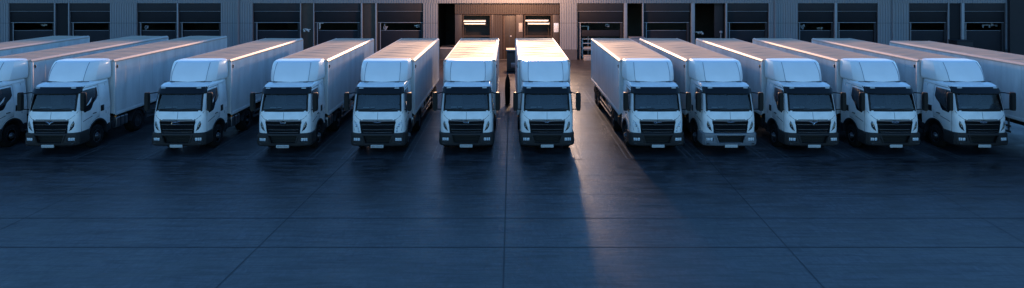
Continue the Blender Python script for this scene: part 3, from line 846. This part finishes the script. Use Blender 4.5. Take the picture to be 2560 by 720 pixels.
wl = bpy.data.lights.new('added_wall_wash', 'SPOT'); wl.spot_size = math.radians(180); wl.spot_blend = .6; wl.energy = 3600; wl.color = (1.0, .50, .27); wl.shadow_soft_size = .8  # added light out of view, brightens and warms the centre of the wall
wo = bpy.data.objects.new('added_wall_wash', wl); COL.objects.link(wo); wo.location = (.6, YW-5.5, WH+1.6); wo.rotation_euler = Vector((0, -.5, .87)).to_track_quat('Z', 'Y').to_euler()
bm_ = empty('added_lamp_boom', (.6, YW, WH+1.8)); tag(bm_, 'wall washing lamp added out of view on an invented boom above the centre bay', 'lamp')  # invented boom, gives the added wash light a fixture
obj('boom', B().tube((0, 1.2, .0), (0, -5.4, .0), .06, 10).tube((0, 1.2, -1.8), (0, 1.2, .0), .07, 10), M['chassis'], bm_)
obj('lamp_head', B().loft([[(-.2, -5.62, -.12), (.2, -5.62, -.12), (.2, -5.62, .1), (-.2, -5.62, .1)], [(-.26, -5.40, -.2), (.26, -5.40, -.2), (.26, -5.40, .14), (-.26, -5.40, .14)]]), M['chassis'], bm_, bevel=.01)

# ---------------------------------------------------------------- loose things in the yard and the doors
def lone(name, b, m, loc, label, cat, group=None, bevel=0.0, smooth=35):
    return tag(obj(name, b, m, None, bevel, smooth, loc), label, cat, group)
# black padded post in the centre gap
x, y = gx(1269, 262)
ps = empty('padded_post', (x, y, 0)); tag(ps, 'tall black padded post in the gap between the two centre trucks', 'post')
obj('padding', B().lathe_z([(.05, .08), (.08, .15), (.5, .165), (1.0, .17), (1.35, .16), (1.60, .13), (1.72, .09), (1.80, .06)], 0, 0, 18, sy=.8), M['black'], ps, smooth=60)
obj('cap', B().lathe_z([(1.80, .04), (1.83, .075), (1.88, .07), (1.91, .02)], 0, 0, 14), M['plastic'], ps)
obj('base_plate', B().box(-.17, .17, -.15, .15, .005, .05), M['chassis'], ps, bevel=.01)
# dock cabinet beside the right centre truck
cx0, cy = gx(1267, 181); x1 = (1306-HX)*cy/F
def cz(py): return CAMH-(py-HY)*cy/F
cb = empty('dock_cabinet', (cx0, cy, 0)); w = x1-cx0
tag(cb, 'dark brown dock cabinet with a pale ledge and framed pane', 'cabinet')
obj('body', B().box(0, w, 0, 1.2, 0.02, cz(133)), M['wood'], cb, bevel=.02)
obj('ledge', B().box(-.05, w+.05, -.08, 1.25, cz(127), cz(124)), M['cream'], cb, bevel=.01)
obj('upper_panel', B().box(.02, w-.02, .02, 1.18, cz(133)+.003, cz(127)-.003), M['slate'], cb)
obj('pane', B().box(.35, w-.06, -.03, -.003, cz(169), cz(157)), M['satin'], cb, bevel=.01)
obj('foot_rail', B().box(0, w, -.10, -.005, .05, .3), M['black'], cb, bevel=.01)

# roll cages and crates at the open door right of centre
def cage(px0, px1, py0, py1, y, label):
    x0, x1 = WX(px0), WX(px1); z1 = WZ(py0); w = x1-x0
    r = empty('roll_cage', (x0, YW+y, 0)); tag(r, label, 'roll cage')
    f_ = B()
    for a in (0, w-.05):
        for q in (0, .7): f_.box(a, a+.05, q, q+.05, .12, z1)
    for z in (.2, 1.0, 1.5, z1-.1): f_.box(.05, w-.05, .0, .04, z, z+.05).box(.05, w-.05, .71, .75, z, z+.05)
    for z in (.2, 1.0, 1.5, z1-.1): f_.box(0, .05, .05, .7, z, z+.05).box(w-.05, w, .05, .7, z, z+.05)
    obj('frame', f_, M['cage'], r, smooth=0)
    obj('shelf', B().box(.06, w-.06, .06, .69, 1.06, 1.10), M['cage'], r)
    for a in (.08, w-.12):
        for q in (.1, .62): obj('castor', B().lathe_x([(a, .05), (a, .06), (a+.04, .06), (a+.04, .05)], q, .06, 12), M['rubber'], r)
cage(1457, 1503, 97, 150, .45, 'galvanised roll cage in the open door right of the centre bay')
def crate(px0, px1, py0, py1, y, label, m='cream', g=None, txt=None):
    x0, x1 = WX(px0), WX(px1); z0, z1 = WZ(py1), WZ(py0); w = x1-x0; h = z1-z0
    b_ = B().box(0, w, 0, .5, 0, h-.05).box(-.02, w+.02, -.02, .52, h-.05, h)
    for k in range(1, 4): b_.box(w*k/4-.015, w*k/4+.015, -.015, 0, .03, h-.06)
    return lone('crate', b_, M[m], (x0, YW+y, z0), label, 'crate', g, bevel=.008)
crate(1459, 1486, 119, 127, .35+.18, 'pale crate on the shelf of the roll cage')
c2 = crate(1458, 1484, 134, 146.5, .1-.75, 'white slatted crate on the ground in front of the roll cage')
c2.location.z = 0.01
# grey container behind the truck with clear lamps
cn = B().box(0, 1.3, 0, 1.2, .1, WZ(92)).box(-.04, 1.34, -.04, 1.24, WZ(92), WZ(90)).box(.1, .3, .1, 1.1, 0, .1).box(1.0, 1.2, .1, 1.1, 0, .1)
lone('metal_container', cn, M['clad'], (WX(1570), YW-1.6, 0), 'grey metal container showing above the box roof, right of the roll cage', 'container', bevel=.015)
cn = B().box(0, 1.5, 0, 1.2, .1, WZ(100)).box(-.04, 1.54, -.04, 1.24, WZ(100), WZ(98)).box(.1, .3, .1, 1.1, 0, .1).box(1.1, 1.3, .1, 1.1, 0, .1)
lone('metal_container', cn, M['slate'], (WX(2366), YW-1.5, 0), 'dark metal container in front of the rightmost pair of doors', 'container', bevel=.015)
cn = B().box(0, 3.0, 0, 1.4, .1, WZ(96)).box(-.04, 3.04, -.04, 1.44, WZ(96), WZ(94)).box(.1, .3, .1, 1.1, 0, .1).box(2.6, 2.8, .1, 1.1, 0, .1)
lone('metal_container', cn, M['slate'], (WX(1880), YW-2.2, 0), 'long dark container showing between two box roofs below the ribbed pier', 'container', bevel=.015)
# benches, hooks and lamps glimpsed in the openings
def bench(px0, px1, py, y, label, m='cage'):
    x0, x1, z = WX(px0), WX(px1), WZ(py); w = x1-x0
    b_ = B().box(0, w, 0, .7, z-.06, z)
    for a in (.03, w-.09):
        for q in (.03, .61): b_.box(a, a+.06, q, q+.06, .02, z-.06)
    return lone('work_bench', b_, M[m], (x0, YW+y, 0), label, 'bench', 'benches inside the doors', bevel=.005)
bench(1626, 1712, 79, 1.2, 'long metal bench inside the door behind the pale-bumper truck')
bench(1447, 1478, 68, 1.6, 'short metal bench at the left of the open door with the roll cage')
bench(56, 112, 76, 1.2, 'dark bench inside the leftmost door', 'slate')
def bits(px0, px1, py0, py1, y, seed, name, label, cat, m):
    """a small cluster on a bracket: pipes, boxes and valves"""
    r_ = random.Random(seed); b_ = B(); x0, x1, z0, z1 = WX(px0), WX(px1), WZ(py1), WZ(py0)
    xc = (x0+x1)/2
    b_.box(-(x1-x0)/2, (x1-x0)/2, 0, .05, (z1-z0)*.45, (z1-z0)*.6)
    for k in range(5):
        a = r_.uniform(-(x1-x0)/2, (x1-x0)/2-.1); q = r_.uniform(0, (z1-z0)*.5); b_.box(a, a+r_.uniform(.08, .2), -.06, -.001-.004*k, q, q+r_.uniform(.12, (z1-z0)*.5))
    return lone(name, b_, M[m], (xc, YW+y, z0), label, cat, bevel=.008)
bits(757, 776, 68, 80, .06, 1, 'valve_cluster', 'small bright valve cluster on the brown panel left of the middle doors', 'valve', 'cage')
bits(1032, 1046, 59, 74, .9, 2, 'control_box', 'small pale control box at the right of the door left of the centre bay', 'control box', 'cage')
bits(88, 106, 60, 67, .7, 3, 'wall_sign', 'small pale sign hanging in the leftmost door opening', 'sign', 'cream')
bits(2053, 2068, 68, 76, .9, 4, 'control_box', 'small white box inside the door behind the winged truck on the right', 'control box', 'cream')
bits(2472, 2510, 57, 73, .9, 5, 'wall_rack', 'blue-grey rack of small parts inside the rightmost door', 'rack', 'post')
bits(1516, 1527, 57, 72, .7, 6, 'hanging_box', 'pale box hanging from the shutter of the door with the roll cage', 'box', 'post')
bits(2010, 2021, 58, 76, .7, 7, 'hanging_box', 'pale box hanging at the left of the door behind the winged truck on the right', 'box', 'post')
bits(956, 967, 58, 80, .5, 8, 'hanging_box', 'pale box hanging at the left of the door left of the centre bay', 'box', 'post')
bits(355, 364, 58, 76, .5, 9, 'hanging_box', 'pale strip box hanging in the left half of the second pair of doors', 'box', 'post')
bits(1750, 1768, 78, 90, 1.5, 10, 'stacked_box', 'grey box deep in the open bay between two doors', 'box', 'cage')
hk = B().box(0, .45, 0, .04, .05, .09)
for k in range(4): hk.box(.04+k*.03, .09+k*.03, -.0-.05, -.001, -.45+k*.02, .05)
hk.tube((.1, -.02, -.5), (.1, -.02, .05), .035)
lone('hose_hook', hk, M['cage'], (WX(797), YW-.02, WZ(60)), 'grey hose hook hanging at the left of the middle door', 'hook')
lp = B().tube((0, 0, 0), (0, 0, 2.6), .04).lathe_z([(2.6, .05), (2.65, .14), (2.78, .14), (2.85, .04)], 0, 0, 12)
lone('short_lamp_post', lp, M['post'], (WX(1797), YW-.6, 0), 'thin post with a dark round head in front of the open bay', 'post')

# ---------------------------------------------------------------- light
EL, AZ = math.radians(8.0), math.radians(0.5)
w = bpy.data.worlds.new('World'); scene.world = w; w.use_nodes = True
nt = w.node_tree; bg = nt.nodes['Background']
sky = nt.nodes.new('ShaderNodeTexSky'); sky.sky_type = 'NISHITA'; sky.sun_disc = False
sky.sun_elevation = EL; sky.sun_rotation = AZ; sky.ozone_density = 4.8; sky.air_density = 1.0; sky.dust_density = 0.0
nt.links.new(sky.outputs[0], bg.inputs[0]); bg.inputs[1].default_value = 0.15
sd = bpy.data.lights.new('sun', 'SUN'); sd.energy = 3.0; sd.angle = math.radians(1.0); sd.color = (1.0, .55, .30)
so = bpy.data.objects.new('sun', sd); COL.objects.link(so)
dirv = Vector((math.sin(AZ)*math.cos(EL), math.cos(AZ)*math.cos(EL), math.sin(EL)))
so.rotation_euler = dirv.to_track_quat('Z', 'Y').to_euler(); so.location = (0, 100, 60)

# ---------------------------------------------------------------- camera
cd = bpy.data.cameras.new('camera'); cam = bpy.data.objects.new('camera', cd); COL.objects.link(cam)
cam.location = (0, 0, CAMH); cam.rotation_euler = (PI/2, 0, 0)
cd.sensor_width = 36; cd.lens = 36*F/2560; cd.shift_x = (1280-HX)/2560; cd.shift_y = (HY-360)/2560
cd.clip_end = 2000; cd.clip_start = .1
scene.camera = cam
scene.view_settings.view_transform = 'Standard'; scene.view_settings.look = 'None'
scene.view_settings.exposure = 1.55; scene.view_settings.gamma = 1.0
scene.cycles.use_denoising = True
scene.cycles.max_bounces = 6; scene.cycles.diffuse_bounces = 3; scene.cycles.glossy_bounces = 3
scene.cycles.transparent_max_bounces = 8; scene.cycles.volume_bounces = 1
scene.cycles.sample_clamp_indirect = 4.0; scene.cycles.caustics_reflective = False; scene.cycles.caustics_refractive = False
